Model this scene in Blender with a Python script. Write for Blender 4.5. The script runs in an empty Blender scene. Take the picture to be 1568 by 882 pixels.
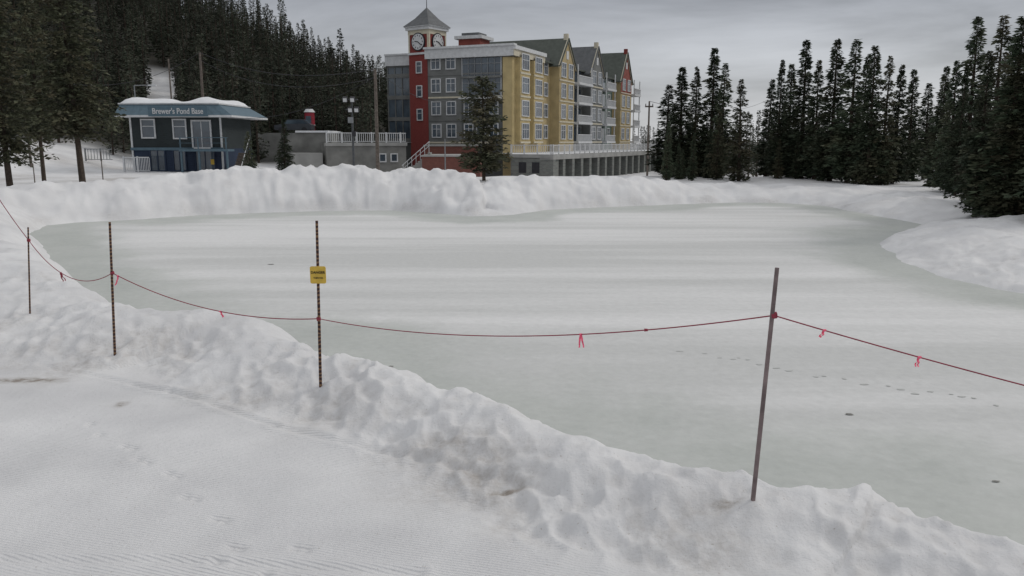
import bpy, math, random
import numpy as np
from mathutils import Vector, Matrix
random.seed(7)
rng=np.random.default_rng(5)
scene=bpy.context.scene
F=1230.0; CX=784.0; CY=441.0; CAMZ=3.0
TH=math.atan(226/1230.0); ST,CT=math.sin(TH),math.cos(TH)
def ray(u,v):
    yc=-(v-CY)/F
    return ((u-CX)/F, CT+yc*ST, -ST+yc*CT)
def PZ(u,v,z):
    d=ray(u,v); t=(z-CAMZ)/d[2]; return Vector((d[0]*t,d[1]*t,z))
def PY(u,v,y):
    d=ray(u,v); t=y/d[1]; return Vector((d[0]*t,y,CAMZ+d[2]*t))
def ZA(v,y):
    return PY(CX,v,y).z
# ---------------- camera
cam_d=bpy.data.cameras.new("camera"); cam=bpy.data.objects.new("camera",cam_d)
scene.collection.objects.link(cam); scene.camera=cam
cam.location=(0,0,CAMZ); cam.rotation_euler=(math.pi/2-TH,0,0)
cam_d.sensor_width=36; cam_d.lens=36*F/1568; cam_d.clip_start=0.1; cam_d.clip_end=3000
# ---------------- view / world
scene.view_settings.view_transform='Standard'; scene.view_settings.look='None'; scene.view_settings.exposure=0
SUN_EL=math.radians(36); SUN_AZ=math.radians(68)
w=bpy.data.worlds.new("World"); scene.world=w; w.use_nodes=True
nt=w.node_tree; N=nt.nodes; Lk=nt.links
for n in list(N): N.remove(n)
out=N.new('ShaderNodeOutputWorld'); bg=N.new('ShaderNodeBackground'); bg.inputs[1].default_value=0.1
sky=N.new('ShaderNodeTexSky'); sky.sky_type='NISHITA'; sky.sun_disc=False
sky.sun_elevation=SUN_EL; sky.sun_rotation=SUN_AZ
tc=N.new('ShaderNodeTexCoord'); sep=N.new('ShaderNodeSeparateXYZ'); Lk.new(tc.outputs['Generated'],sep.inputs[0])
mp=N.new('ShaderNodeMapping'); mp.inputs['Scale'].default_value=(1.8,1.8,9.0); mp.inputs['Rotation'].default_value=(0.0,0.14,0.3)
Lk.new(tc.outputs['Generated'],mp.inputs[0])
no=N.new('ShaderNodeTexNoise'); no.inputs['Scale'].default_value=1.7; no.inputs['Detail'].default_value=6; no.inputs['Roughness'].default_value=0.55; no.inputs['Distortion'].default_value=0.3
Lk.new(mp.outputs[0],no.inputs['Vector'])
cr=N.new('ShaderNodeValToRGB'); e=cr.color_ramp.elements
e[0].position=0.0; e[0].color=(0.62,0.63,0.65,1)
e[1].position=1.0; e[1].color=(0.78,0.785,0.79,1)
a=cr.color_ramp.elements.new(0.07); a.color=(0.48,0.495,0.52,1)
a=cr.color_ramp.elements.new(0.17); a.color=(0.325,0.34,0.375,1)
a=cr.color_ramp.elements.new(0.45); a.color=(0.56,0.57,0.59,1)
Lk.new(sep.outputs[2],cr.inputs[0])
mr=N.new('ShaderNodeMapRange'); mr.inputs[1].default_value=0.32; mr.inputs[2].default_value=0.68; mr.inputs[3].default_value=0.75; mr.inputs[4].default_value=1.3
Lk.new(no.outputs[0],mr.inputs[0])
sc=N.new('ShaderNodeVectorMath'); sc.operation='SCALE'; Lk.new(cr.outputs[0],sc.inputs[0]); Lk.new(mr.outputs[0],sc.inputs['Scale'])
sc2=N.new('ShaderNodeVectorMath'); sc2.operation='SCALE'; sc2.inputs['Scale'].default_value=10.0; Lk.new(sc.outputs[0],sc2.inputs[0])
mx=N.new('ShaderNodeMix'); mx.data_type='RGBA'; mx.inputs[0].default_value=0.95
Lk.new(sky.outputs[0],mx.inputs[6]); Lk.new(sc2.outputs[0],mx.inputs[7])
Lk.new(mx.outputs[2],bg.inputs[0]); Lk.new(bg.outputs[0],out.inputs[0])
sd_=bpy.data.lights.new("sun","SUN"); sun=bpy.data.objects.new("sun",sd_); scene.collection.objects.link(sun)
sd_.energy=1.0; sd_.angle=math.radians(15); sd_.color=(1,0.95,0.88)
dv=Vector((math.sin(SUN_AZ)*math.cos(SUN_EL),math.cos(SUN_AZ)*math.cos(SUN_EL),math.sin(SUN_EL)))
sun.rotation_euler=dv.to_track_quat('Z','Y').to_euler(); sun.location=(40,20,60)

# ---------------- materials
def mat(name,col,rough=0.8,var=0.12,scale=3.0,bump=0.0,bscale=20.0,spec=0.3,metal=0.0,col2=None,coord='Object'):
    m=bpy.data.materials.new(name); m.use_nodes=True; t=m.node_tree; n=t.nodes; l=t.links
    b=n['Principled BSDF']; b.inputs['Roughness'].default_value=rough; b.inputs['Metallic'].default_value=metal
    b.inputs['Specular IOR Level'].default_value=spec
    c=n.new('ShaderNodeTexCoord'); x=n.new('ShaderNodeTexNoise'); x.inputs['Scale'].default_value=scale; x.inputs['Detail'].default_value=5
    l.new(c.outputs[coord],x.inputs['Vector'])
    r=n.new('ShaderNodeValToRGB'); l.new(x.outputs[0],r.inputs[0])
    c2=col2 if col2 else tuple(min(1,k*(1+var)) for k in col)
    c1=tuple(k*(1-var) for k in col) if not col2 else col
    r.color_ramp.elements[0].position=0.32; r.color_ramp.elements[1].position=0.68
    r.color_ramp.elements[0].color=(*c1,1); r.color_ramp.elements[1].color=(*c2,1)
    l.new(r.outputs[0],b.inputs['Base Color'])
    if bump>0:
        y=n.new('ShaderNodeTexNoise'); y.inputs['Scale'].default_value=bscale; y.inputs['Detail'].default_value=4
        l.new(c.outputs[coord],y.inputs['Vector'])
        bp=n.new('ShaderNodeBump'); bp.inputs['Strength'].default_value=bump; bp.inputs['Distance'].default_value=0.05
        l.new(y.outputs[0],bp.inputs['Height']); l.new(bp.outputs[0],b.inputs['Normal'])
    return m
def siding(name,col,pitch=0.2,axis=2):
    m=mat(name,col,0.75,0.14,0.8); t=m.node_tree; n=t.nodes; l=t.links; b=n['Principled BSDF']
    c=n.new('ShaderNodeTexCoord'); wv=n.new('ShaderNodeTexWave'); wv.wave_profile='SAW'
    wv.bands_direction='Z' if axis==2 else 'X'; wv.inputs['Scale'].default_value=0.314/pitch
    l.new(c.outputs['Object'],wv.inputs['Vector'])
    bp=n.new('ShaderNodeBump'); bp.inputs['Strength'].default_value=0.7; bp.inputs['Distance'].default_value=0.03
    l.new(wv.outputs[0],bp.inputs['Height']); l.new(bp.outputs[0],b.inputs['Normal']); return m
def brick(name,c1,c2,scale=3.0):
    m=mat(name,c1,0.85); t=m.node_tree; n=t.nodes; l=t.links; b=n['Principled BSDF']
    c=n.new('ShaderNodeTexCoord'); br=n.new('ShaderNodeTexBrick'); br.inputs['Scale'].default_value=scale
    mpp=n.new('ShaderNodeMapping'); mpp.inputs['Rotation'].default_value=(math.pi/2,0,0)
    l.new(c.outputs['Object'],mpp.inputs[0]); l.new(mpp.outputs[0],br.inputs['Vector'])
    br.inputs['Color1'].default_value=(*c1,1); br.inputs['Color2'].default_value=(*c2,1); br.inputs['Mortar'].default_value=(c1[0]*.8,c1[1]*1.3,c1[2]*1.3,1)
    br.inputs['Mortar Size'].default_value=0.012
    l.new(br.outputs[0],b.inputs['Base Color']); return m
M={}
M['white']=mat('white_paint',(0.54,0.55,0.56),0.6,0.1)
M['cream']=mat('cream_stucco',(0.52,0.48,0.38),0.8,0.1)
M['yellow']=siding('yellow_siding',(0.48,0.385,0.20))
M['yellow2']=siding('ochre_siding',(0.40,0.32,0.175))
M['grey']=siding('grey_siding',(0.17,0.175,0.17))
M['dgrey']=siding('dark_grey_siding',(0.095,0.10,0.10))
M['green']=siding('green_siding',(0.12,0.165,0.145))
M['red']=brick('red_brick_tower',(0.22,0.045,0.04),(0.18,0.035,0.03),4)
M['redsid']=siding('red_siding',(0.25,0.07,0.055))
M['brick']=brick('brick_wall',(0.18,0.07,0.055),(0.14,0.055,0.045),3)
M['roof']=mat('roof_metal_green',(0.07,0.08,0.068),0.6,0.2,2)
M['roofg']=mat('roof_grey',(0.11,0.115,0.12),0.7,0.15,2)
M['glass']=mat('window_glass',(0.03,0.04,0.055),0.08,0.5,0.5,spec=0.8,col2=(0.09,0.12,0.15))
M['conc']=mat('concrete',(0.19,0.19,0.18),0.9,0.25,0.8,0.4,12)
M['concl']=mat('concrete_light',(0.30,0.30,0.29),0.9,0.15,0.8)
M['stone']=brick('stone_block',(0.20,0.195,0.18),(0.14,0.135,0.13),1.6)
M['metal']=mat('galvanised_metal',(0.22,0.23,0.24),0.5,0.15,5,metal=0.4)
M['polem']=mat('dark_metal_pole',(0.075,0.08,0.085),0.5,0.15,5)
M['dark']=mat('dark_paint',(0.03,0.03,0.035),0.6)
M['navy']=siding('navy_siding',(0.022,0.035,0.065),0.2)
M['slate']=siding('slate_siding',(0.028,0.036,0.038),0.18)
M['fascia']=mat('blue_fascia',(0.085,0.135,0.17),0.6,0.1)
M['wood']=mat('weathered_wood',(0.13,0.11,0.095),0.9,0.3,6,0.4,30)
M['bark']=mat('bark',(0.065,0.05,0.04),0.95,0.35,8,0.8,20)
M['snowcap']=mat('snow_cover',(0.68,0.69,0.71),0.7,0.06,1.5,0.3,4)
M['rope']=mat('red_rope',(0.25,0.04,0.06),0.8,0.2,30)
M['pink']=mat('pink_flagging',(0.80,0.13,0.22),0.6,0.1,20)
M['signy']=mat('yellow_sign',(0.62,0.42,0.07),0.5,0.12,12)
M['redp']=mat('red_paint',(0.26,0.025,0.04),0.5)
M['black']=mat('black_ink',(0.015,0.015,0.015),0.6)
M['polegrey']=mat('fence_pole_metal',(0.20,0.155,0.155),0.6,0.3,9,metal=0.2)
def stripe_mat():
    m=mat('striped_pole',(0.05,0.02,0.02),0.7); t=m.node_tree; n=t.nodes; l=t.links; b=n['Principled BSDF']
    c=n.new('ShaderNodeTexCoord')
    wv=n.new('ShaderNodeTexWave'); wv.bands_direction='Z'; wv.inputs['Scale'].default_value=6.5; wv.inputs['Distortion'].default_value=4.0; wv.inputs['Detail Scale'].default_value=2
    l.new(c.outputs['Object'],wv.inputs['Vector'])
    r=n.new('ShaderNodeValToRGB')
    r.color_ramp.elements[0].color=(0.03,0.018,0.018,1); r.color_ramp.elements[0].position=0.3; r.color_ramp.elements[1].position=0.6; r.color_ramp.elements[1].color=(0.13,0.035,0.032,1)
    a=r.color_ramp.elements.new(0.9); a.color=(0.22,0.15,0.08,1)
    l.new(wv.outputs[0],r.inputs[0]); l.new(r.outputs[0],b.inputs['Base Color']); return m
M['stripe']=stripe_mat()
def foliage(name,dk,lt,br,brw):
    m=bpy.data.materials.new(name); m.use_nodes=True; t=m.node_tree; n=t.nodes; l=t.links; b=n['Principled BSDF']
    b.inputs['Roughness'].default_value=0.7; b.inputs['Specular IOR Level'].default_value=0.2
    c=n.new('ShaderNodeTexCoord'); x=n.new('ShaderNodeTexNoise'); x.inputs['Scale'].default_value=1.8; x.inputs['Detail'].default_value=6; x.inputs['Roughness'].default_value=0.75
    l.new(c.outputs['Object'],x.inputs['Vector'])
    r=n.new('ShaderNodeValToRGB'); r.color_ramp.elements[0].position=0.38; r.color_ramp.elements[1].position=0.66
    r.color_ramp.elements[0].color=(*dk,1); r.color_ramp.elements[1].color=(*lt,1); l.new(x.outputs[0],r.inputs[0])
    oi=n.new('ShaderNodeObjectInfo')
    x2=n.new('ShaderNodeTexNoise'); x2.inputs['Scale'].default_value=0.9; x2.inputs['Detail'].default_value=3
    ad=n.new('ShaderNodeVectorMath'); l.new(c.outputs['Object'],ad.inputs[0])
    cb=n.new('ShaderNodeCombineXYZ'); mu=n.new('ShaderNodeMath'); mu.operation='MULTIPLY'; mu.inputs[1].default_value=37
    l.new(oi.outputs['Random'],mu.inputs[0]); l.new(mu.outputs[0],cb.inputs[0]); l.new(cb.outputs[0],ad.inputs[1]); l.new(ad.outputs[0],x2.inputs['Vector'])
    mrr=n.new('ShaderNodeMapRange'); mrr.inputs[1].default_value=0.45; mrr.inputs[2].default_value=0.75; mrr.inputs[4].default_value=brw; l.new(x2.outputs[0],mrr.inputs[0])
    mm=n.new('ShaderNodeMix'); mm.data_type='RGBA'; l.new(mrr.outputs[0],mm.inputs[0]); l.new(r.outputs[0],mm.inputs[6]); mm.inputs[7].default_value=(*br,1)
    hs=n.new('ShaderNodeHueSaturation'); mv=n.new('ShaderNodeMapRange'); mv.inputs[3].default_value=0.65; mv.inputs[4].default_value=1.35
    l.new(oi.outputs['Random'],mv.inputs[0]); l.new(mv.outputs[0],hs.inputs['Value']); l.new(mm.outputs[2],hs.inputs['Color'])
    l.new(hs.outputs[0],b.inputs['Base Color']); return m
M['fol']=foliage('spruce_needles',(0.026,0.040,0.025),(0.080,0.10,0.062),(0.088,0.072,0.046),0.6)
M['folb']=foliage('olive_needles',(0.034,0.041,0.026),(0.10,0.105,0.062),(0.10,0.073,0.046),0.7)
M['folf']=foliage('far_needles',(0.027,0.036,0.026),(0.068,0.078,0.052),(0.068,0.055,0.04),0.6)

# ---------------- mesh builder
class MB:
    def __init__(s): s.v=[]; s.f=[]; s.m=[]; s.mats=[]
    def mi(s,k):
        if k not in s.mats: s.mats.append(k)
        return s.mats.index(k)
    def poly(s,pts,k):
        b=len(s.v); s.v+= [tuple(p) for p in pts]; s.f.append(tuple(range(b,b+len(pts)))); s.m.append(s.mi(k))
    def obox(s,o,ax,ay,az,k):
        o=Vector(o);ax=Vector(ax);ay=Vector(ay);az=Vector(az)
        if ax.cross(ay).dot(az)<0: o=o+ax; ax=-ax
        b=len(s.v)
        for c in range(8):
            p=o+ax*(c&1)+ay*((c>>1)&1)+az*((c>>2)&1); s.v.append(tuple(p))
        for q in ((0,2,3,1),(4,5,7,6),(0,1,5,4),(1,3,7,5),(3,2,6,7),(2,0,4,6)):
            s.f.append(tuple(b+i for i in q)); s.m.append(s.mi(k))
    def box(s,x0,x1,y0,y1,z0,z1,k): s.obox((x0,y0,z0),(x1-x0,0,0),(0,y1-y0,0),(0,0,z1-z0),k)
    def tube(s,p0,p1,r0,r1,k,n=10,caps=True):
        p0=Vector(p0);p1=Vector(p1); d=(p1-p0).normalized()
        a=d.orthogonal().normalized(); c=d.cross(a); b=len(s.v)
        for p,r in ((p0,r0),(p1,r1)):
            for i in range(n):
                t=2*math.pi*i/n; s.v.append(tuple(p+a*math.cos(t)*r+c*math.sin(t)*r))
        for i in range(n):
            j=(i+1)%n; s.f.append((b+i,b+j,b+n+j,b+n+i)); s.m.append(s.mi(k))
        if caps:
            s.f.append(tuple(b+i for i in reversed(range(n)))); s.m.append(s.mi(k))
            s.f.append(tuple(b+n+i for i in range(n))); s.m.append(s.mi(k))
    def build(s,name,parent=None):
        me=bpy.data.meshes.new(name); me.from_pydata(s.v,[],s.f)
        for k in s.mats: me.materials.append(M[k])
        me.polygons.foreach_set('material_index',s.m); me.update()
        o=bpy.data.objects.new(name,me); scene.collection.objects.link(o)
        if parent: o.parent=parent
        return o
def empty(name,loc=(0,0,0),rz=0):
    o=bpy.data.objects.new(name,None); o.location=loc; o.rotation_euler=(0,0,rz); o.empty_display_size=0.5
    scene.collection.objects.link(o); return o
class Fac:
    def __init__(s,mb,o,t,n): s.mb=mb; s.o=Vector(o); s.t=Vector(t); s.n=Vector(n)
    def box(s,a0,a1,z0,z1,d0,d1,k):
        s.mb.obox(s.o+s.t*a0+s.n*d0+Vector((0,0,z0)), s.t*(a1-a0), s.n*(d1-d0), (0,0,z1-z0),k)
    def win(s,a,z,w,h,d=0.06,fr='white',mull=1,trans=True,fw=0.12):
        s.box(a-w/2,a+w/2,z,z+h,d+0.003,d+0.03,'glass')
        e=d+0.10
        s.box(a-w/2-fw,a-w/2,z-fw,z+h+fw,d,e,fr); s.box(a+w/2,a+w/2+fw,z-fw,z+h+fw,d,e,fr)
        s.box(a-w/2,a+w/2,z+h,z+h+fw,d,e,fr); s.box(a-w/2,a+w/2,z-fw,z,d,e+0.05,fr)
        for i in range(mull):
            x=a-w/2+w*(i+1)/(mull+1); s.box(x-0.035,x+0.035,z,z+h,d+0.003,e-0.03,fr)
        if trans: s.box(a-w/2,a+w/2,z+h*0.62,z+h*0.62+0.06,d+0.004,e-0.035,fr)

# ---------------- numpy noise
TAB=rng.random((256,256))
def vn(x,y,s=0):
    x=x+s*17.3; y=y+s*9.7
    xi=np.floor(x).astype(int); yi=np.floor(y).astype(int); fx=x-xi; fy=y-yi
    fx=fx*fx*fx*(fx*(fx*6-15)+10); fy=fy*fy*fy*(fy*(fy*6-15)+10)
    a=TAB[xi&255,yi&255]; b=TAB[(xi+1)&255,yi&255]; c=TAB[xi&255,(yi+1)&255]; d=TAB[(xi+1)&255,(yi+1)&255]
    return (a*(1-fx)+b*fx)*(1-fy)+(c*(1-fx)+d*fx)*fy
def fbm(x,y,o=4,s=0,g=0.5):
    r=np.zeros_like(x); A=1; T=0
    for i in range(o):
        ca,sa=math.cos(i*1.1+.3),math.sin(i*1.1+.3)
        r+=A*(vn((x*ca-y*sa)*2**i,(x*sa+y*ca)*2**i,s+i*3)-0.5)*2; T+=A; A*=g
    return r/T
def ss(a,b,x):
    t=np.clip((x-a)/(b-a),0,1); return t*t*(3-2*t)
HP=rng.random((256,256,2))
def cells(x,y,s=0):
    xi=np.floor(x).astype(int); yi=np.floor(y).astype(int); best=np.full(x.shape,9.0)
    for dx in (-1,0,1):
        for dy in (-1,0,1):
            h=HP[(xi+dx+s*13)&255,(yi+dy+s*7)&255]
            d=np.hypot(xi+dx+h[...,0]-x,yi+dy+h[...,1]-y); best=np.minimum(best,d)
    return best
# ---------------- pond outline
ZI=-0.4
pp=[]
def ap(u,v,z,zc,dc,wb):
    p=PZ(u,v,z); pp.append((p.x,p.y,zc,dc,wb))
for u,v,z,zc,dc,wb in [
 (1568,836,-.1,.22,.75,1.0),(1430,803,-.1,.24,.75,1.0),(1330,768,-.1,.36,.75,1.05),(1200,755,-.1,.30,.75,1.05),(1120,744,-.1,.30,.75,1.1),(1050,738,-.1,.26,.75,1.1),
 (980,708,-.1,.30,.75,1.1),(900,682,-.1,.28,.75,1.15),(820,648,-.1,.32,.75,1.2),(740,622,-.1,.32,.75,1.25),(640,588,-.1,.32,.75,1.3),(560,570,-.1,.28,.8,1.35),(500,540,-.1,.34,.85,1.5),(440,510,-.1,.40,.9,1.6),
 (350,500,-.1,.46,1.0,1.8),(280,503,-.1,.38,1.0,1.9),(215,483,-.1,.3,1.0,2.4),(165,455,-.1,.36,1.0,3.0),(130,425,0,.42,1.0,3.6),(90,393,0,.45,1.2,3.8),(40,352,-.2,.5,1.5,3.8),
 (70,345,-.4,.95,3.2,2.5),(130,340,-.4,1.1,3.2,2.5),(200,337,-.4,1.15,3.2,2.5),(300,330,-.4,1.35,3.4,2.5),(400,326,-.4,1.5,3.6,2.5),(500,323,-.4,1.55,3.8,2.5),
 (600,322,-.4,1.5,3.8,2.5),(650,325,-.4,1.35,3.6,2.5),(690,328,-.4,0.85,3.3,3),(722,331,-.4,.15,2.5,3),(750,331,-.4,-.15,2.5,4),(785,329,-.4,-.05,2.5,4),(805,326,-.4,0.6,2.8,2.5),(840,321,-.4,1.2,3.0,2.5),(950,316,-.4,1.0,3.2,2.5),
 (1060,312,-.4,.72,3.2,3),(1130,310,-.4,.42,3.2,3),(1200,311,-.4,.28,3,4),(1260,315,-.4,.3,3,4),(1330,328,-.4,.25,2.5,4),(1420,345,-.4,.2,3,4),(1370,358,-.4,.25,3,4),
 (1345,375,-.4,.25,3,4),(1385,402,-.4,.3,3.5,4),(1470,432,-.4,.35,4,4),(1568,448,-.4,.35,4,4)]:
    ap(u,v,z,zc,dc,wb)
pp+= [(16,17,.4,4,4),(22,14,.4,3,3),(21,4,.4,2,3),(12,0,.4,1,2),(7,1.6,.4,.8,1.8)]
PP=np.array(pp)
def pond(x,y):
    n=len(PP); best=np.full(x.shape,1e9); zc=np.zeros_like(x); dc=np.ones_like(x); wb=np.ones_like(x)
    inside=np.zeros(x.shape,bool)
    for i in range(n):
        a=PP[i]; b=PP[(i+1)%n]; ex,ey=b[0]-a[0],b[1]-a[1]
        t=np.clip(((x-a[0])*ex+(y-a[1])*ey)/(ex*ex+ey*ey),0,1)
        d=np.hypot(x-a[0]-t*ex,y-a[1]-t*ey); m=d<best
        best=np.where(m,d,best); zc=np.where(m,a[2]+(b[2]-a[2])*t,zc); dc=np.where(m,a[3]+(b[3]-a[3])*t,dc); wb=np.where(m,a[4]+(b[4]-a[4])*t,wb)
        cnd=((a[1]>y)!=(b[1]>y))&(x<(b[0]-a[0])*(y-a[1])/(b[1]-a[1]+1e-12)+a[0]); inside^=cnd
    return np.where(inside,-best,best),zc,dc,wb
def ground(x,y):
    g=0.25*ss(14,40,y)
    g=g-1.9*ss(62,84,y)*ss(-26,-16,x)*(1-ss(45,75,x))
    g=g+2.5*ss(0,1,(-x-38)/12.0)*ss(50,66,y)
    g=g+0.37*np.clip(-x-2,0,150)*ss(80,172,y)
    g=g+0.9*ss(20,45,x)*ss(45,75,y)*(0.5+0.5*fbm(x/9,y/9,3,4))*1.5
    g=g+0.12*fbm(x/6,y/6,3,2)*ss(18,40,y)
    # swale where the snowbank is breached
    g=g-0.45*np.exp(-((x+1.3)/2.2)**2-((y-44)/7.0)**2)
    return g
FEET=[(152,662),(138,645),(190,680),(203,684),(210,702),(225,706),(257,722),(270,727),(283,757),(298,760),(328,790),(343,792),(352,833),(366,836),(452,836),(468,838),(405,878),(780,742),(1113,800)]
FP=[PZ(u,v,0.02) for u,v in FEET]
TR=[((60,548),(260,585)),((260,585),(420,640)),((420,640),(640,690)),((0,838),(330,842)),((330,842),(640,858)),((200,575),(330,602)),((640,690),(860,760))]
TRW=[(PZ(a[0],a[1],.1),PZ(b[0],b[1],.1)) for a,b in TR]
CLR=lambda x,y:(np.abs(x/np.maximum(y,1)+0.425)<0.018)&(y<129)
def terrain(x,y):
    wx=x+0.22*fbm(x*0.8,y*0.8,3,11)*ss(60,20,y); wy=y+0.22*fbm(x*0.8,y*0.8,3,12)*ss(60,20,y)
    sd,zc,dc,wb=pond(wx,wy); g=ground(x,y)
    zc=zc+np.where(y>20,0.20,0.05)*fbm(x*0.5,y*0.5,3,21)
    t=np.clip(sd/dc,0,1)
    up=ZI+(zc-ZI)*(np.sin(t*math.pi/2)**0.9)
    bk=ss(0,1,(sd-dc)/wb)
    h=np.where(sd<dc,up,zc+(g-zc)*bk)
    h=np.where(sd<0,ZI+np.maximum(sd,-1.2)*0.5,h)
    berm=ss(-0.1,0.35,sd)*(1-ss(dc+wb*0.75,dc+wb*1.25,sd))
    near=ss(40,14,y)
    wxx=x+0.12*fbm(x*2,y*2,2,71); wyy=y+0.12*fbm(x*2,y*2,2,72)
    cw=cells(wxx*4.3,wyy*3.7,1); patch=np.clip(0.6+1.0*fbm(x*0.9,y*0.9,2,73),0.12,1.05)
    cups=(np.clip(cw,0,.75)**2-0.28)*0.125*patch+0.050*fbm(x*1.3,y*1.3,2,35)+0.030*fbm(x*5,y*5,2,33)
    fine=0.014*fbm(x*14,y*14,3,37)*patch
    h=h+berm*near*(cups+fine+0.015)
    gul=0.14*fbm(x*1.1+0.3*y,y*0.35,4,41)+0.12*(-np.abs(fbm(x*1.6,y*0.8,3,43)))
    lump=0.30*np.clip(fbm(x*0.8,y*0.8,3,45)-0.12,0,1)
    h=h+berm*(1-near)*(gul*1.35+lump+0.05)*np.clip((zc+.5)/1.2,0.15,1.2)
    # scattered rolled-down clods at the foot of the far bank
    cl=cells(x*1.1,y*1.1,5); h=h+(1-near)*np.where((sd>0.1)&(sd<2.2),0.16*np.clip(0.28-cl,0,1)/0.28,0)*np.clip(.3+fbm(x*.4,y*.4,2,46),0,1)
    path=(1-berm)*(sd>0)*ss(14,9,y)
    h=h+(1-berm)*(sd>0)*(0.012*fbm(x*1.5,y*1.5,3,51)+0.03*fbm(x*.5,y*.5,2,52))
    dirt=np.zeros_like(x)
    for p in FP:
        r2=((x-p.x)**2+((y-p.y)*1.0)**2)/(0.050**2); e_=np.exp(-r2); h=h-0.030*e_+0.010*np.exp(-r2/4)*(1-e_); dirt=dirt+0.04*e_
    for a,b in TRW:
        ex,ey=b.x-a.x,b.y-a.y; t=np.clip(((x-a.x)*ex+(y-a.y)*ey)/(ex*ex+ey*ey),0,1)
        d=np.hypot(x-a.x-t*ex,y-a.y-t*ey); h=h-0.022*np.exp(-(d/0.035)**2)+0.01*np.exp(-((d-.09)/0.04)**2)
    nn=fbm(x*1.1,y*1.1,4,61)
    band=np.exp(-((sd-(dc+wb*0.75))/(wb*0.5))**2)
    dirt=dirt+near*ss(28,16,y)*band*np.clip(0.10+0.55*nn,0,1)
    dirt=dirt+0.35*berm*near*np.clip(fbm(x*5,y*5,3,63)-0.15,0,1)
    dirt=dirt+berm*near*0.22*np.clip(0.5-cw,0,.5)*2*patch
    for (u,v,sx,sy,am) in [(15,571,.50,.10,1.6),(185,604,.06,.09,1.2),(780,744,.13,.035,1.1),(1113,800,.11,.035,.7),(1190,308,3.5,.9,0.8),(60,556,.7,.3,.25),(760,742,.6,.2,.2)]:
        d0=PZ(u,v,0.1); rr=np.hypot((x-d0.x)/sx,(y-d0.y)/sy); dirt=dirt+am*np.exp(-rr**2)*np.clip(.8+nn,0,1.4)
    dirt=dirt+ (1-near)*berm*np.clip(fbm(x*.9,y*.9,4,65)-0.2,0,1)*0.4
    dirt=dirt+ss(45,60,y)*np.clip(fbm(x*.25,y*.25,4,67)+0.05,0,1)*(0.6+0.9*ss(-20,-34,x))
    dirt=dirt+(1-near)*0.45*np.exp(-((sd-.15)/.35)**2)*np.clip(fbm(x*.7,y*.7,3,69)+.2,0,1)
    litter_shade=ss(86,92,y)*ss(-0.10,-0.13,x/np.maximum(y,1)); litter_shade=np.where(CLR(x,y)&(y>108),0,litter_shade)  # forest floor mask: needle litter plus tree shade, both put into the colour
    litter_shade=np.maximum(litter_shade,0.9*ss(95,120,y)*ss(0.16,.2,x/np.maximum(y,1)))
    return h,sd,np.clip(dirt,0,1.3),path,litter_shade
def hz(x,y):
    a=terrain(np.array([float(x)]),np.array([float(y)])); return float(a[0][0])
def hit(u,v,y0=3.0,y1=40.0):
    d=ray(u,v); ys=np.linspace(y0,y1,3000); ts=ys/d[1]; xs=d[0]*ts; zs=CAMZ+d[2]*ts
    hh=terrain(xs,ys)[0]; i=int(np.argmax(zs<=hh)); return Vector((xs[i],ys[i],hh[i]))
fa=np.arange(-44,44.01,0.14); co=np.arange(46.5,314,2.5)
ang=np.radians(np.concatenate([fa,co]))
r1=np.array([0.05,0.4,0.8,1.2,1.6]); r2=2.0*1.0060**np.arange(0,605); r3=r2[-1]*1.045**np.arange(1,66)
R=np.concatenate([r1,r2,r3]); nA=len(ang); nR=len(R)
AA,RR=np.meshgrid(ang,R); X=(RR*np.sin(AA)).ravel(); Y=(RR*np.cos(AA)).ravel()
H,SD,DI,PA,FL=terrain(X,Y)
co_=np.stack([X,Y,H],1).astype(np.float32)
idx=np.arange(nR*nA).reshape(nR,nA)
q=np.stack([idx[:-1,:],np.roll(idx,-1,1)[:-1,:],np.roll(idx,-1,1)[1:,:],idx[1:,:]],-1).reshape(-1,4)[:,::-1]
def npmesh(name,co,q,attrs={}):
    me=bpy.data.meshes.new(name); me.vertices.add(len(co)); me.vertices.foreach_set('co',co.astype(np.float32).ravel())
    me.loops.add(q.size); me.loops.foreach_set('vertex_index',q.ravel().astype(np.int32))
    me.polygons.add(len(q)); me.polygons.foreach_set('loop_start',np.arange(0,q.size,4,dtype=np.int32)); me.polygons.foreach_set('loop_total',np.full(len(q),4,dtype=np.int32))
    me.update(calc_edges=True)
    for k,v in attrs.items():
        a=me.attributes.new(k,'FLOAT','POINT'); a.data.foreach_set('value',v.astype(np.float32))
    return me
me=npmesh('snow_ground',co_,q,{'dirt':DI,'path':PA,'litter_shade':FL})
me.polygons.foreach_set('use_smooth',np.ones(len(q),bool))
gnd=bpy.data.objects.new('snow_ground',me); scene.collection.objects.link(gnd)
m=bpy.data.materials.new('snow'); m.use_nodes=True; t=m.node_tree; n=t.nodes; l=t.links; b=n['Principled BSDF']
b.inputs['Roughness'].default_value=0.65; b.inputs['Specular IOR Level'].default_value=0.25
g=n.new('ShaderNodeNewGeometry')
ad=n.new('ShaderNodeAttribute'); ad.attribute_name='dirt'; apn=n.new('ShaderNodeAttribute'); apn.attribute_name='path'
afl=n.new('ShaderNodeAttribute'); afl.attribute_name='litter_shade'
x=n.new('ShaderNodeTexNoise'); x.inputs['Scale'].default_value=0.8; x.inputs['Detail'].default_value=8; l.new(g.outputs['Position'],x.inputs['Vector'])
r=n.new('ShaderNodeValToRGB'); r.color_ramp.elements[0].position=0.3; r.color_ramp.elements[1].position=0.7
r.color_ramp.elements[0].color=(0.60,0.60,0.612,1); r.color_ramp.elements[1].color=(0.73,0.73,0.737,1); l.new(x.outputs[0],r.inputs[0])
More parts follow.
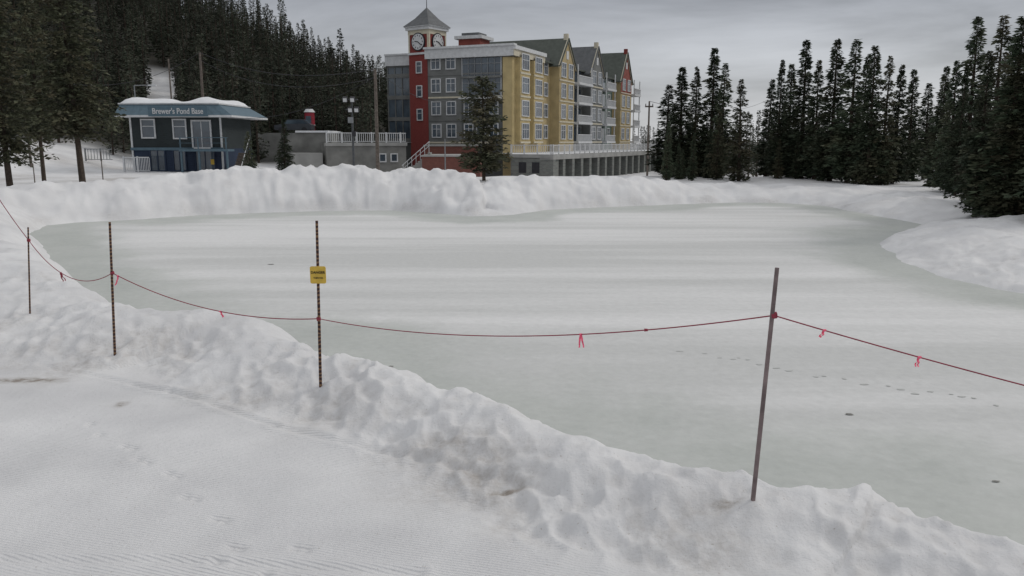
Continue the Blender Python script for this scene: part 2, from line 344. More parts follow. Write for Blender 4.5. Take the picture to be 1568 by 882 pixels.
x3=n.new('ShaderNodeTexNoise'); x3.inputs['Scale'].default_value=9; x3.inputs['Detail'].default_value=8; x3.inputs['Roughness'].default_value=0.7; l.new(g.outputs['Position'],x3.inputs['Vector'])
mr3=n.new('ShaderNodeMapRange'); mr3.inputs[1].default_value=0.35; mr3.inputs[2].default_value=0.65; mr3.inputs[3].default_value=0.25; mr3.inputs[4].default_value=1.1; l.new(x3.outputs[0],mr3.inputs[0])
mu=n.new('ShaderNodeMath'); mu.operation='MULTIPLY'; mu.use_clamp=True; l.new(ad.outputs['Fac'],mu.inputs[0]); l.new(mr3.outputs[0],mu.inputs[1])
mm=n.new('ShaderNodeMix'); mm.data_type='RGBA'; l.new(mu.outputs[0],mm.inputs[0]); l.new(r.outputs[0],mm.inputs[6]); mm.inputs[7].default_value=(0.28,0.25,0.22,1)
sp=n.new('ShaderNodeTexNoise'); sp.inputs['Scale'].default_value=38; sp.inputs['Detail'].default_value=2; l.new(g.outputs['Position'],sp.inputs['Vector'])
msp=n.new('ShaderNodeMapRange'); msp.inputs[1].default_value=0.70; msp.inputs[2].default_value=0.76; msp.inputs[4].default_value=0.6; l.new(sp.outputs[0],msp.inputs[0])
mm2=n.new('ShaderNodeMix'); mm2.data_type='RGBA'; l.new(msp.outputs[0],mm2.inputs[0]); l.new(mm.outputs[2],mm2.inputs[6]); mm2.inputs[7].default_value=(0.33,0.29,0.25,1)
mm3=n.new('ShaderNodeMix'); mm3.data_type='RGBA'; l.new(afl.outputs['Fac'],mm3.inputs[0]); l.new(mm2.outputs[2],mm3.inputs[6]); mm3.inputs[7].default_value=(0.055,0.052,0.042,1)  # near-black tint under the trees: litter with painted shade
l.new(mm3.outputs[2],b.inputs['Base Color'])
mpp=n.new('ShaderNodeMapping'); mpp.inputs['Rotation'].default_value=(0,0,math.radians(17)); l.new(g.outputs['Position'],mpp.inputs[0])
wv=n.new('ShaderNodeTexWave'); wv.bands_direction='Y'; wv.inputs['Scale'].default_value=10; wv.inputs['Distortion'].default_value=0.8; wv.inputs['Detail'].default_value=2; wv.inputs['Detail Scale'].default_value=0.6
l.new(mpp.outputs[0],wv.inputs['Vector'])
mw=n.new('ShaderNodeMath'); mw.operation='MULTIPLY'; l.new(wv.outputs[0],mw.inputs[0]); l.new(apn.outputs['Fac'],mw.inputs[1])
xp=n.new('ShaderNodeTexNoise'); xp.inputs['Scale'].default_value=0.7; xp.inputs['Detail'].default_value=3; l.new(g.outputs['Position'],xp.inputs['Vector'])
xpm=n.new('ShaderNodeMapRange'); xpm.inputs[1].default_value=0.35; xpm.inputs[2].default_value=0.65; xpm.inputs[3].default_value=0.25; xpm.inputs[4].default_value=0.75; l.new(xp.outputs[0],xpm.inputs[0])
mw2=n.new('ShaderNodeMath'); mw2.operation='MULTIPLY'; l.new(mw.outputs[0],mw2.inputs[0]); l.new(xpm.outputs[0],mw2.inputs[1])
gr=n.new('ShaderNodeTexNoise'); gr.inputs['Scale'].default_value=22; gr.inputs['Detail'].default_value=6; gr.inputs['Roughness'].default_value=0.7; l.new(g.outputs['Position'],gr.inputs['Vector'])
sm=n.new('ShaderNodeMath'); sm.operation='MULTIPLY_ADD'; sm.inputs[1].default_value=1.3; l.new(gr.outputs[0],sm.inputs[0]); l.new(mw2.outputs[0],sm.inputs[2])
bp=n.new('ShaderNodeBump'); bp.inputs['Strength'].default_value=0.6; bp.inputs['Distance'].default_value=0.02
l.new(sm.outputs[0],bp.inputs['Height']); l.new(bp.outputs[0],b.inputs['Normal'])
me.materials.append(m)

# ---------------- ice
gx=np.arange(-27,30,0.2); gy=np.arange(0,50,0.2); GX,GY=np.meshgrid(gx,gy)
sdi,_,_,_=pond(GX.ravel(),GY.ravel())
ii=np.arange(GX.size).reshape(GX.shape)
qq=np.stack([ii[:-1,:-1],ii[:-1,1:],ii[1:,1:],ii[1:,:-1]],-1).reshape(-1,4)
keep=(sdi[qq].min(1)<0.9); qq=qq[keep]
ice_me=npmesh('frozen_pond_ice',np.stack([GX.ravel(),GY.ravel(),np.full(GX.size,ZI)],1),qq,{'shore':-sdi})
ice=bpy.data.objects.new('frozen_pond_ice',ice_me); scene.collection.objects.link(ice)
m=bpy.data.materials.new('ice'); m.use_nodes=True; t=m.node_tree; n=t.nodes; l=t.links; b=n['Principled BSDF']
b.inputs['Specular IOR Level'].default_value=0.15
g=n.new('ShaderNodeNewGeometry'); at=n.new('ShaderNodeAttribute'); at.attribute_name='shore'
x=n.new('ShaderNodeTexNoise'); x.inputs['Scale'].default_value=0.16; x.inputs['Detail'].default_value=6; x.inputs['Roughness'].default_value=0.6; l.new(g.outputs['Position'],x.inputs['Vector'])
m1=n.new('ShaderNodeMath'); m1.operation='MULTIPLY_ADD'; m1.inputs[1].default_value=8.0; l.new(x.outputs[0],m1.inputs[0]); l.new(at.outputs['Fac'],m1.inputs[2])
m2=n.new('ShaderNodeMapRange'); m2.interpolation_type='SMOOTHSTEP'; m2.inputs[1].default_value=5.2; m2.inputs[2].default_value=7.4; l.new(m1.outputs[0],m2.inputs[0])
mps=n.new('ShaderNodeMapping'); mps.inputs['Scale'].default_value=(0.05,0.45,1); mps.inputs['Rotation'].default_value=(0,0,0.06); l.new(g.outputs['Position'],mps.inputs[0])
xs=n.new('ShaderNodeTexNoise'); xs.inputs['Scale'].default_value=1; xs.inputs['Detail'].default_value=6; xs.inputs['Roughness'].default_value=0.6; l.new(mps.outputs[0],xs.inputs['Vector'])
rw=n.new('ShaderNodeValToRGB'); rw.color_ramp.elements[0].position=0.38; rw.color_ramp.elements[1].position=0.62
rw.color_ramp.elements[0].color=(0.525,0.53,0.525,1); rw.color_ramp.elements[1].color=(0.66,0.66,0.66,1); l.new(xs.outputs[0],rw.inputs[0])
xg=n.new('ShaderNodeTexNoise'); xg.inputs['Scale'].default_value=0.7; xg.inputs['Detail'].default_value=8; xg.inputs['Roughness'].default_value=0.6; l.new(g.outputs['Position'],xg.inputs['Vector'])
rg=n.new('ShaderNodeValToRGB'); rg.color_ramp.elements[0].position=0.3; rg.color_ramp.elements[1].position=0.7
rg.color_ramp.elements[0].color=(0.415,0.435,0.415,1); rg.color_ramp.elements[1].color=(0.485,0.50,0.48,1); l.new(xg.outputs[0],rg.inputs[0])
mm=n.new('ShaderNodeMix'); mm.data_type='RGBA'; l.new(m2.outputs[0],mm.inputs[0]); l.new(rg.outputs[0],mm.inputs[6]); l.new(rw.outputs[0],mm.inputs[7])
xf=n.new('ShaderNodeTexNoise'); xf.inputs['Scale'].default_value=7; xf.inputs['Detail'].default_value=8; xf.inputs['Roughness'].default_value=0.7; l.new(g.outputs['Position'],xf.inputs['Vector'])
xfm=n.new('ShaderNodeMapRange'); xfm.inputs[1].default_value=0.3; xfm.inputs[2].default_value=0.7; xfm.inputs[3].default_value=0.93; xfm.inputs[4].default_value=1.06; l.new(xf.outputs[0],xfm.inputs[0])
vs=n.new('ShaderNodeVectorMath'); vs.operation='SCALE'; l.new(mm.outputs[2],vs.inputs[0]); l.new(xfm.outputs[0],vs.inputs['Scale'])
l.new(vs.outputs[0],b.inputs['Base Color'])
rr=n.new('ShaderNodeMapRange'); rr.inputs[3].default_value=0.55; rr.inputs[4].default_value=0.8; l.new(m2.outputs[0],rr.inputs[0]); l.new(rr.outputs[0],b.inputs['Roughness'])
xb=n.new('ShaderNodeTexNoise'); xb.inputs['Scale'].default_value=6; xb.inputs['Detail'].default_value=8; l.new(g.outputs['Position'],xb.inputs['Vector'])
bp=n.new('ShaderNodeBump'); bp.inputs['Strength'].default_value=0.35; bp.inputs['Distance'].default_value=0.03; l.new(xb.outputs[0],bp.inputs['Height']); l.new(bp.outputs[0],b.inputs['Normal'])
ice_me.materials.append(m)
M['slush']=mat('slush',(0.46,0.47,0.455),0.6,0.06,4)
M['slushd']=mat('slush_dark',(0.19,0.185,0.17),0.5,0.2,4)
def blob(mb,p,rx,ry,k,z):
    nseg=14; pts=[]
    for i in range(nseg):
        tt=2*math.pi*i/nseg; s=random.uniform(.7,1.2); pts.append((p.x+rx*math.cos(tt)*s,p.y+ry*math.sin(tt)*s,z))
    mb.poly(pts,k)
mb=MB(); z=ZI+0.004
blob(mb,PZ(1300,635,ZI),.055,.04,'slushd',z+.006); blob(mb,PZ(415,405,ZI),.10,.05,'slushd',z+.006); blob(mb,PZ(598,562,ZI),.05,.05,'slushd',z+.006); blob(mb,PZ(1525,738,ZI),.04,.02,'slushd',z+.006)
trk=[(1040,537),(1110,547),(1160,556),(1230,572),(1310,585),(1400,600),(1470,607),(1530,622)]
c_=0
for i in range(len(trk)-1):
    for k in range(3):
        tt=(k+random.random()*.8)/3; u=trk[i][0]*(1-tt)+trk[i+1][0]*tt; v=trk[i][1]*(1-tt)+trk[i+1][1]*tt+random.uniform(-3,3); c_+=1
        blob(mb,PZ(u,v,ZI),random.uniform(.03,.06),random.uniform(.02,.04),'slush',z+0.0001*c_)
mb.build('ice_tracks')

# ---------------- conifers
def conifer(name,H,R,c0,seed,droop=0.35,per=9,twigs=18,step=0.2,fol='fol',fat=0.8,gap=0.25,lean=0.0,ts=1.0):
    rd=random.Random(seed); V=[];Fc=[];Mi=[]
    n=8; segs=8
    for s in range(segs+1):
        f=s/segs; r=(0.012*H)*(1-f)**0.9+0.008
        for i in range(n):
            tt=2*math.pi*i/n; V.append((r*math.cos(tt)+lean*f*f,r*math.sin(tt),H*f*0.99))
    for s in range(segs):
        for i in range(n):
            j=(i+1)%n; Fc.append((s*n+i,s*n+j,(s+1)*n+j,(s+1)*n+i)); Mi.append(1)
    z=c0*H
    ph=rd.random()*6
    sect=[rd.uniform(0.7,1.15) for _ in range(8)]
    while z<H:
        t=(z-c0*H)/(H-c0*H)
        base=R*((1-t)**fat)*min(1,0.45+t*4)+0.03
        lvl=rd.uniform(0.66,1.15)
        nb=max(3,int(per*(0.5+0.5*(1-t))+rd.random()*2))
        for bI in range(nb):
            if rd.random()<gap*0.5: continue
            az=ph+rd.uniform(0,2*math.pi); sc=sect[int((az%(2*math.pi))/(2*math.pi)*8)%8]
            Ln=base*lvl*sc*rd.uniform(0.6,1.12)
            d=Vector((math.cos(az),math.sin(az),0)); side=Vector((-d.y,d.x,0))
            rise=rd.uniform(-0.1,0.25)+(0.9*t*t)
            pe=Vector((lean*(z/H)**2,0,z))+d*Ln*0.85+Vector((0,0,Ln*(rise-droop*0.8)))
            p0=Vector((lean*(z/H)**2,0,z)); b_=len(V); lr=0.012+0.006*Ln
            V+= [tuple(p0+side*lr),tuple(p0-side*lr),tuple(pe+Vector((0,0,lr)))]; Fc.append((b_,b_+1,b_+2)); Mi.append(1)
            nt_=max(4,int(twigs*(0.30+0.70*Ln/R)))
            tss=ts*(0.6+0.4*min(1,Ln/(0.5*R)))
            for k in range(nt_):
                f=rd.random()**0.7
                zz=rise*f-droop*f*f
                c=p0+d*(Ln*f)+Vector((0,0,Ln*zz))
                wd=0.28*Ln*(1-f*0.6)+0.04
                c+=side*rd.uniform(-wd,wd)+Vector((0,0,rd.uniform(-0.12,0.05)))
                dirn=(d*rd.uniform(0.3,1)+side*rd.uniform(-0.9,0.9)+Vector((0,0,rd.uniform(-0.6,0.25)))).normalized()
                big_=rd.random()<0.2
                ln=(rd.uniform(0.14,0.27) if not big_ else rd.uniform(0.22,0.36))*tss
                wdt=(rd.uniform(0.022,0.05) if not big_ else rd.uniform(0.06,0.10))*tss
                nn=dirn.cross(Vector((rd.uniform(-1,1),rd.uniform(-1,1),rd.uniform(-1,1)))).normalized()*wdt
                b_=len(V); e_=c+dirn*ln
                V+= [tuple(c-nn*0.6),tuple(c+dirn*ln*.5-nn),tuple(e_),tuple(c+dirn*ln*.45+nn)]
                Fc.append((b_,b_+1,b_+2,b_+3)); Mi.append(0)
        z+=step*rd.uniform(0.75,1.25)*(1 if t<0.8 else 0.7)
    me=bpy.data.meshes.new(name); me.from_pydata(V,[],Fc); me.materials.append(M[fol]); me.materials.append(M['bark'])
    me.polygons.foreach_set('material_index',Mi); me.update(); return me
fir=[conifer('fir_a',10,1.25,0.05,1,0.45,11,26,0.17,gap=.3,fat=.95),conifer('fir_b',10,1.05,0.04,2,0.5,11,26,0.17,fat=.85,gap=.3),conifer('fir_c',10,1.5,0.06,3,0.35,11,28,0.18,fat=1.05),
     conifer('fir_d',10,0.9,0.06,4,0.5,10,22,0.16,fat=.8,gap=.35),conifer('fir_e',10,1.2,0.04,5,0.4,10,26,0.19,fol='folb',gap=.5,fat=.9)]
farf=[conifer('far_fir_%d'%i,11,[1.3,1.1,1.6,1.2][i],0.08,20+i,0.4,7,8,0.32,fat=[.9,.8,1.0,.9][i],fol='folf',ts=1.7) for i in range(4)]
big=conifer('big_spruce',13,2.5,0.28,31,0.5,13,34,0.20,'folb',fat=0.45,gap=.2,ts=1.15)
big2=conifer('big_spruce_b',13,2.3,0.16,32,0.45,12,30,0.21,'folb',fat=0.5,gap=.3,ts=1.15)
bush=conifer('open_spruce',6.5,1.45,0.12,41,0.15,12,36,0.17,'folb',fat=0.5,gap=.35,ts=.9)
small=conifer('small_spruce',3.4,0.9,0.03,43,0.3,10,22,0.13,'fol',fat=0.9,ts=.7)
def put(mesh,name,x,y,sc,sxy=None,parent=None,z=None):
    o=bpy.data.objects.new(name,mesh); scene.collection.objects.link(o)
    o.location=(x,y,(hz(x,y) if z is None else z)-0.1); s=sxy if sxy else sc; o.scale=(s,s,sc); o.rotation_euler=(random.uniform(-.025,.025),random.uniform(-.025,.025),random.uniform(0,6.28))
    if parent: o.parent=parent
    return o
def fit(mesh,mh,mr,name,u,vb,vt,wpx,zg=0.3,y=None):
    p=PZ(u,vb,zg) if y is None else PY(u,vb,y)
    zg2=hz(p.x,p.y); top=ZA(vt,p.y); h=top-zg2
    s=h/mh; sx=(wpx/2/F*p.y)/mr
    return put(mesh,name,p.x,p.y,s,sx,z=zg2)
R_TREES=[(1018,268,128,46,3),(1040,270,100,56,1),(1063,268,98,44,0),(1086,270,70,56,1),(1101,272,95,40,3),(1131,277,118,50,4),
 (1172,268,118,48,0),(1188,272,88,54,2),(1206,270,95,46,1),(1226,273,58,58,1),(1246,275,88,50,0),(1270,277,56,58,1),(1297,280,58,56,3),(1314,278,78,52,0),(1328,282,66,54,1),(1347,282,82,50,4),
 (1366,280,95,50,0),(1388,276,103,44,1),(1414,274,125,40,3),(1432,284,98,46,1),(1450,292,88,52,0),(1475,292,22,70,1),(1462,296,98,52,2),(1493,322,72,78,2),(1510,312,18,84,4),(1535,326,20,92,1),(1562,328,4,104,4),(1592,330,0,120,2),(1552,318,44,96,0),(1625,340,-20,140,2),(1600,305,20,110,1),(1525,305,50,80,0)]
MR=[1.25,1.05,1.5,.9,1.2]
for (u,vb,vt,wp,k) in R_TREES: fit(fir[k],10,MR[k],'fir_tree',u,vb,vt,wp*1.18)
fit(big,13,2.5,'spruce_tree',126,270,-35,150,1.0)
fit(big2,13,2.3,'spruce_tree',14,272,-40,135,1.0)
fit(big2,13,2.3,'spruce_tree',-70,272,-40,150,1.0)
fit(big,13,2.5,'spruce_tree',66,262,-5,100,1.0)
fit(bush,6.5,1.45,'spruce_tree',741,274,116,96,0.35)
fit(small,3.4,.9,'small_spruce_tree',382,252,198,36,y=62)
fit(fir[2],10,1.5,'spruce_tree',436,262,172,40,y=62)
pf=empty('conifer_forest')
cnt=0
y=87.0
while y<205:
    sp=2.25+ (y-87)*0.012
    x=-0.80*y
    while x<-0.105*y:
        xx=x+random.uniform(-1.0,1.0); yy=y+random.uniform(-1.2,1.2); rt=xx/yy
        ok=True
        if bool(CLR(xx,yy)): ok=False
        if yy<98 and -0.30<rt<-0.2: ok=False
        if yy<96 and -0.36<rt<-0.2 and random.random()<0.35: ok=False
        if rt>-0.165 and yy<125: ok=False
        if rt<-0.44 and yy<92 and random.random()<.5: ok=False
        if ok:
            k=random.randrange(4); s=random.uniform(0.55,1.0)*(1+.25*(random.random()<.12)); put(farf[k],'conifer',xx,yy,s,s*random.uniform(1.0,1.45),pf,z=float(ground(np.array([xx]),np.array([yy]))[0])); cnt+=1
        x+=sp
    y+=sp*1.05
pb=empty('distant_conifer_row')
for i in range(330):
    yy=random.uniform(88,190); rt=random.uniform(0.135,0.85)
    if rt<0.19: yy=random.uniform(165,230)
    if 0.19<rt<0.50 and random.random()<0.45: continue
    xx=rt*yy; k=random.randrange(4); s=random.uniform(.45,.8) if rt<.52 else random.uniform(.7,1.2)
    put(farf[k],'conifer',xx,yy,s,s*1.15,pb,z=float(ground(np.array([xx]),np.array([yy]))[0]))
ps=empty('conifer_understory')
for i in range(40):
    u=random.choice([random.uniform(1015,1100),random.uniform(1175,1395),random.uniform(1520,1640)]); yy=random.uniform(54,66)if u<1450 else random.uniform(33,42)
    p=PY(u,270,yy); k=random.choice((0,1,3,4)); s=random.uniform(.22,.5)*(1 if u<1450 else .6); put(fir[k],'conifer',p.x,p.y,s,s*1.4,ps)

# ---------------- hotel
ROT=-math.atan2(22.35,54)
hot=empty('hotel_building',(0,100,0),ROT)
W=MB()
ZG=-2.2; Z1=2.75
fl=[Z1+i*2.78 for i in range(4)]
W.box(-11.5,0,0,20,ZG,13.9,'dgrey'); W.box(-16,-0.01,20,58,ZG,13.2,'grey'); W.box(-19,-11.5,2.6,22,ZG,13.4,'dgrey')
f=Fac(MB(),(-11.4,0,0),(1,0,0),(0,-1,0)); D=f.mb
f.box(0,4.6,ZG,12.9,0,.06,'grey'); f.box(4.6,10.2,ZG,8.1,0,.062,'dgrey'); f.box(10.2,11.4,ZG,12.9,0,.06,'yellow')
f.box(-0.2,11.8,13.0,14.15,-.3,.55,'white'); f.box(-0.3,11.95,14.15,14.4,-.3,.75,'white')
for i,z0 in enumerate(fl):
    for a in (1.1,3.2): f.win(a,z0+.7,1.15,1.5)
    if i<2:
        for a in (5.6,7.3,9.0): f.win(a,z0+.7,1.05,1.5)
    f.box(0,10.2,z0-.12,z0+.08,.06,.14,'cream' if i in(0,2) else 'grey')
f.box(4.8,10.1,8.3,12.9,.02,.10,'glass')
for i in range(7): f.box(4.75+i*.875,4.82+i*.875,8.3,12.95,.10,.2,'metal' if i not in (0,6) else 'white')
for z0 in (8.2,9.9,10.6,12.2): f.box(4.75,10.1,z0,z0+.08,.10,.19,'metal')
f.box(4.8,10.1,8.0,8.18,.1,1.3,'white')
f.box(4.8,10.1,10.5,10.75,.2,.5,'grey')
g2=Fac(D,(-19,2.6,0),(1,0,0),(0,-1,0))
g2.box(0,5.0,12.6,13.9,-.3,.45,'white'); g2.box(0,5,13.9,14.1,-.3,.6,'white')
g2.box(0.2,4.6,3.0,12.5,.02,.09,'glass')
for i in range(5): g2.box(.15+i*1.08,.27+i*1.08,3,12.6,.09,.18,'grey')
for z0 in fl+[12.4]: g2.box(.1,4.7,z0,z0+.5,.09,.2,'grey')
g3=Fac(D,(-19,22,0),(0,-1,0),(-1,0,0))
for z0 in fl:
    for a in (3,7,11,15): g3.win(a,z0+.7,1.4,1.5)
h=Fac(D,(0,0,0),(0,1,0),(1,0,0))
h.box(0,10,ZG,12.9,0,.06,'yellow'); h.box(-.5,10.2,13.0,13.75,-.3,.5,'cream'); h.box(-.6,10.3,13.75,14.2,-.3,.7,'white')
h.box(1.0,4.2,Z1,12.9,.06,.7,'yellow'); h.box(5.6,8.8,Z1,12.9,.06,.7,'yellow')
for z0 in fl:
    for a in (2.6,7.2):
        h.win(a,z0+.5,2.2,1.75,.7,mull=2); h.box(a-1.65,a+1.65,z0-.1,z0+.12,.7,.8,'cream')
    h.win(4.9,z0+.6,.7,1.6,.06,mull=0)
h.box(10,21.8,ZG,13.2,0,.06,'yellow2'); h.box(21.8,35.8,ZG,13.2,0,.06,'grey'); h.box(35.8,44.8,ZG,13.2,0,.06,'green'); h.box(44.8,52.8,ZG,13.2,0,.06,'yellow2'); h.box(52.8,58,ZG,12.5,0,.06,'yellow')
def bay(c,wd,k,pk,ktop=None,rf='roof'):
    a0,a1=c-wd/2,c+wd/2; ev=13.0
    h.box(a0,a1,ZG,ev,.06,1.4,k)
    kt=ktop or k
    if ktop: h.box(a0-.03,a1+.03,10.9,ev,1.4,1.46,ktop)
    D.poly([(1.4,a0,ev),(1.4,a1,ev),(1.4,c,pk)],kt)
    for s,e_ in (((a0-.5),c),((a1+.5),c)):
        p0=Vector((1.42,s,ev-.35)); p1=Vector((1.42,e_,pk+.12)); D.obox(p0,p1-p0,(.12,0,0),(0,0,.35),'cream')
    for s in (a0-.5,a1+.5):
        p0=Vector((-11,s,ev-.25)); p1=Vector((-11,c,pk+.25)); D.obox(p0,p1-p0,(12.7,0,0),(0,0,.18),rf)
    for z0 in fl:
        for a in (c-wd*.24,c+wd*.24): h.win(a,z0+.5,1.7,1.75,1.46 if (ktop and z0>10) else 1.4,mull=1)
        h.box(a0-.02,a1+.02,z0-.1,z0+.08,1.4,1.5,'cream')
    h.box(c-.45,c+.45,pk-2.4,pk-1.3,1.4,1.47,'white')
    D.box(.9,1.5,c-.25,c+.25,pk-.2,pk+1.0,'red' if ktop else 'cream')
bay(16.6,6.4,'yellow2',16.4)
bay(31.0,6.4,'grey',16.8,rf='roofg')
bay(48.8,7.0,'yellow2',17.6,'redsid')
def balc(a0,a1,k='white'):
    for z0 in fl:
        h.box(a0,a1,z0-.2,z0+.12,.06,2.0,k); h.box(a0,a1,z0+1.0,z0+1.12,1.8,1.95,k); h.box(a0+.2,a1-.2,z0+.15,z0+2.2,.064,.08,'glass')
        nn=int((a1-a0)/.28)
        for i in range(nn+1): 
            x=a0+(a1-a0-.06)*i/nn; h.box(x,x+.09,z0+.12,z0+1.0,1.82,1.90,k)
        h.box(a0,a0+.15,z0+.12,z0+2.58,1.65,1.8,k); h.box(a1-.15,a1,z0+.12,z0+2.58,1.65,1.8,k)
balc(20.4,27.2); balc(35.2,40.5); balc(53.2,57.5)
for z0 in fl:
    h.win(11.6,z0+.6,1.3,1.6); h.win(42.6,z0+.6,1.3,1.6)
for sgn in (0,1):
    xx=[0.6,-16.6][sgn]
    p0=Vector((xx,10.2,13.1)); p1=Vector((-8,10.2,15.7)); D.obox(p0,p1-p0,(0,48,0),(0,0,.2),'roof')
D.poly([(.4,10.25,13.2),(-16.4,10.25,13.2),(-8,10.25,15.7)],'cream')
D.box(-8.6,-5.6,3,6,14,15.6,'redsid'); D.box(-9.0,-5.2,2.6,6.4,15.6,16.0,'white'); D.box(-8.3,-5.9,3.3,5.7,16.0,16.4,'roofg')
D.box(-14,-9,6,9,13.9,14.9,'concl')
W.build('walls',hot); D.build('facade_details',hot)
ct=PY(658,150,104.3)
T=empty('clock_tower',(ct.x,104.3,0),0)
wT=3.35
e1=Vector((-math.cos(math.radians(35)),math.sin(math.radians(35)),0)); e2=Vector((math.sin(math.radians(35)),math.cos(math.radians(35)),0))
zr=ZA(40,104.5); zc_=ZA(63,104.5)
K=MB(); K.obox((0,0,ZG),e1*wT,e2*wT,(0,0,zr-.9-ZG),'red')
def exp(z0,z1,o,k): K.obox(Vector((0,0,z0))-(e1+e2)*o,e1*(wT+2*o),e2*(wT+2*o),(0,0,z1-z0),k)
exp(zr-.9,zr-.35,.06,'cream'); exp(zr-.35,zr,.28,'white'); exp(zr,zr+.12,.42,'white')
exp(zc_-1.55,zc_-1.3,.14,'white')
for (tv,nv) in ((e1,-e2),(e2,-e1)):
    for s in (0.003,wT-.22): K.obox(tv*s+Vector((0,0,zc_-1.3)),tv*.22,nv*.07,(0,0,zr-.9-zc_+1.3),'cream')
ze=zr+.12; pkz=ZA(9,105.5); cc=(e1+e2)*(wT/2)
c4=[Vector((0,0,ze))-(e1+e2)*.5, Vector((0,0,ze))+e1*(wT+.5)-e2*.5, Vector((0,0,ze))+(e1+e2)*(wT+.5), Vector((0,0,ze))-e1*.5+e2*(wT+.5)]
mid=[cc+Vector((0,0,ze+ (pkz-ze)*.42)) + (p-Vector((0,0,ze))-cc)*.50 for p in c4]
ap_=cc+Vector((0,0,pkz))
for i in range(4):
    j=(i+1)%4; K.poly([c4[i],c4[j],mid[j],mid[i]],'roofg'); K.poly([mid[i],mid[j],ap_],'roofg')
K.poly(c4[::-1],'white')
K.tube(ap_-Vector((0,0,.3)),ap_+Vector((0,0,1.3)),.06,.03,'dark',6)
for (tv,nv) in ((e1,-e2),(e2,-e1)):
    c0=tv*(wT/2)+Vector((0,0,zc_))
    K.tube(c0,c0+nv*.14,1.12,1.12,'dark',32); K.tube(c0+nv*.1,c0+nv*.18,.98,.98,'white',32)
    for hI in range(12):
        a=hI*math.pi/6; p=c0+nv*.18+(tv*math.sin(a)+Vector((0,0,math.cos(a))))*.78
        K.obox(p-tv*.05-Vector((0,0,.09)),tv*.1,nv*.02,(0,0,.18),'dark')
    for a,ln in ((math.radians(-80),.5),(math.radians(126),.75)):
        dd=tv*math.sin(a)*(-1 if nv==-e2 else 1)+Vector((0,0,math.cos(a))); pr=dd.cross(nv)
        K.obox(c0+nv*.2-pr*.05,pr*.1,dd*ln,nv*.03,'dark')
    fw=Fac(K,Vector((0,0,0)),tv,nv)
    for vv in (103,140,176):
        fw.win(wT/2,ZA(vv+7,104.3),.75,1.25,.0,mull=0)
K.build('tower_body',T)

pod=empty('concrete_podium')
K=MB()
a=PY(782,240,92); b_=PY(846,240,90); c=PY(1012,240,128)
zt=1.45
def wallseg(K,p,q_,z0,z1,th,k,off=0):
    d=(q_-p); d.z=0; L_=d.length; d.normalize(); nrm=Vector((d.y,-d.x,0))
    K.obox((p.x-nrm.x*th+nrm.x*off,p.y-nrm.y*th+nrm.y*off,z0),d*L_,nrm*th,(0,0,z1-z0),k); return d,nrm,L_
d,nr,L_=wallseg(K,a,b_,-2.3,zt,2,'stone')
fa_=Fac(K,Vector((a.x,a.y,0)),d,nr); fa_.box(-.1,L_+.1,zt-.35,zt+.02,-.5,.12,'concl')
for xx in (1.0,2.6): fa_.box(xx,xx+.9,-.6,.6,.0,.03,'dark')
d,nr,L_=wallseg(K,b_,c,-2.3,zt,.3,'dgrey',-1.2)
fb=Fac(K,Vector((b_.x,b_.y,0)),d,nr); fb.box(-.1,L_,zt-.55,zt+.02,-1.5,.15,'concl')
nP=15
for i in range(nP+1):
    xx=(L_-.7)*i/nP; fb.box(xx,xx+.7,-2.3,zt-.55,-1.0,.1,'stone')
    if i<nP: fb.box(xx+1.2,xx+1.2+(L_/nP-1.7),-1.2,.4,-1.2,-1.15,'glass')
K.poly([(a.x,a.y,zt+.03),(b_.x,b_.y,zt+.03),(c.x,c.y,zt+.03),(c.x-8,c.y+16,zt+.03),(a.x-4,112,zt+.03)],'snowcap')
K.build('podium_walls',pod)
def railing(parent,p,q_,z0,h=1.05,step=1.6,bal=.22,k='white'):
    K=MB(); d=q_-p; d.z=0; L_=d.length; d.normalize(); s=d.cross(Vector((0,0,1)))
    K.obox((p.x,p.y,z0+h-.08),d*L_,s*.07,(0,0,.08),k); K.obox((p.x,p.y,z0+.12),d*L_,s*.05,(0,0,.06),k)
    x=0
    while x<=L_: K.obox(Vector((p.x,p.y,z0))+d*x-s*.02,d*.12,s*.12,(0,0,h+.05),k); x+=step
    x=0
    while x<=L_: K.obox(Vector((p.x,p.y,z0+.18))+d*x+s*.015,d*.05,s*.03,(0,0,h-.26),k); x+=bal
    return K.build('railing',parent)
railing(pod,a+Vector((0,-.02,0)),b_,zt+.02); railing(pod,b_,c,zt+.02)
pl=empty('concrete_parking_wall'); K=MB()
p=PY(500,240,84); q_=PY(622,240,88); zl=ZA(219,86)
d,nr,L_=wallseg(K,p,q_,-2,zl,6,'conc'); fc=Fac(K,Vector((p.x,p.y,0)),d,nr)
fc.box(-.1,L_+.1,zl-.3,zl+.02,-.4,.15,'concl')
for xx in (6.0,7.3): fc.win(xx,zl-1.9,.6,.7,0,mull=0,trans=False)
fc.box(-3.3,-.3,-1.5,zl-1.0,-5,-.4,'concl')
K.poly([(p.x,p.y+.1,zl+.03),(q_.x,q_.y,zl+.03),(q_.x,q_.y+6,zl+.03),(p.x,p.y+6,zl+.03)],'snowcap')
K.build('wall',pl); railing(pl,p,q_,zl+.02)
sh=empty('grey_storage_shed'); K=MB(); p=PY(440,240,86); q_=PY(503,240,86); zs=ZA(203,86)
K.box(p.x+1.2,q_.x,86,92,-1.5,zs,'conc')
pts=[]
for i in range(9):
    t_=math.pi/2*i/8; pts.append((p.x+1.2-1.2*math.sin(t_)*1, zs-1.2+1.2*math.cos(t_)))
for i in range(8):
    K.poly([(pts[i][0],86,pts[i][1]),(pts[i+1][0],86,pts[i+1][1]),(pts[i+1][0],92,pts[i+1][1]),(pts[i][0],92,pts[i][1])],'conc')
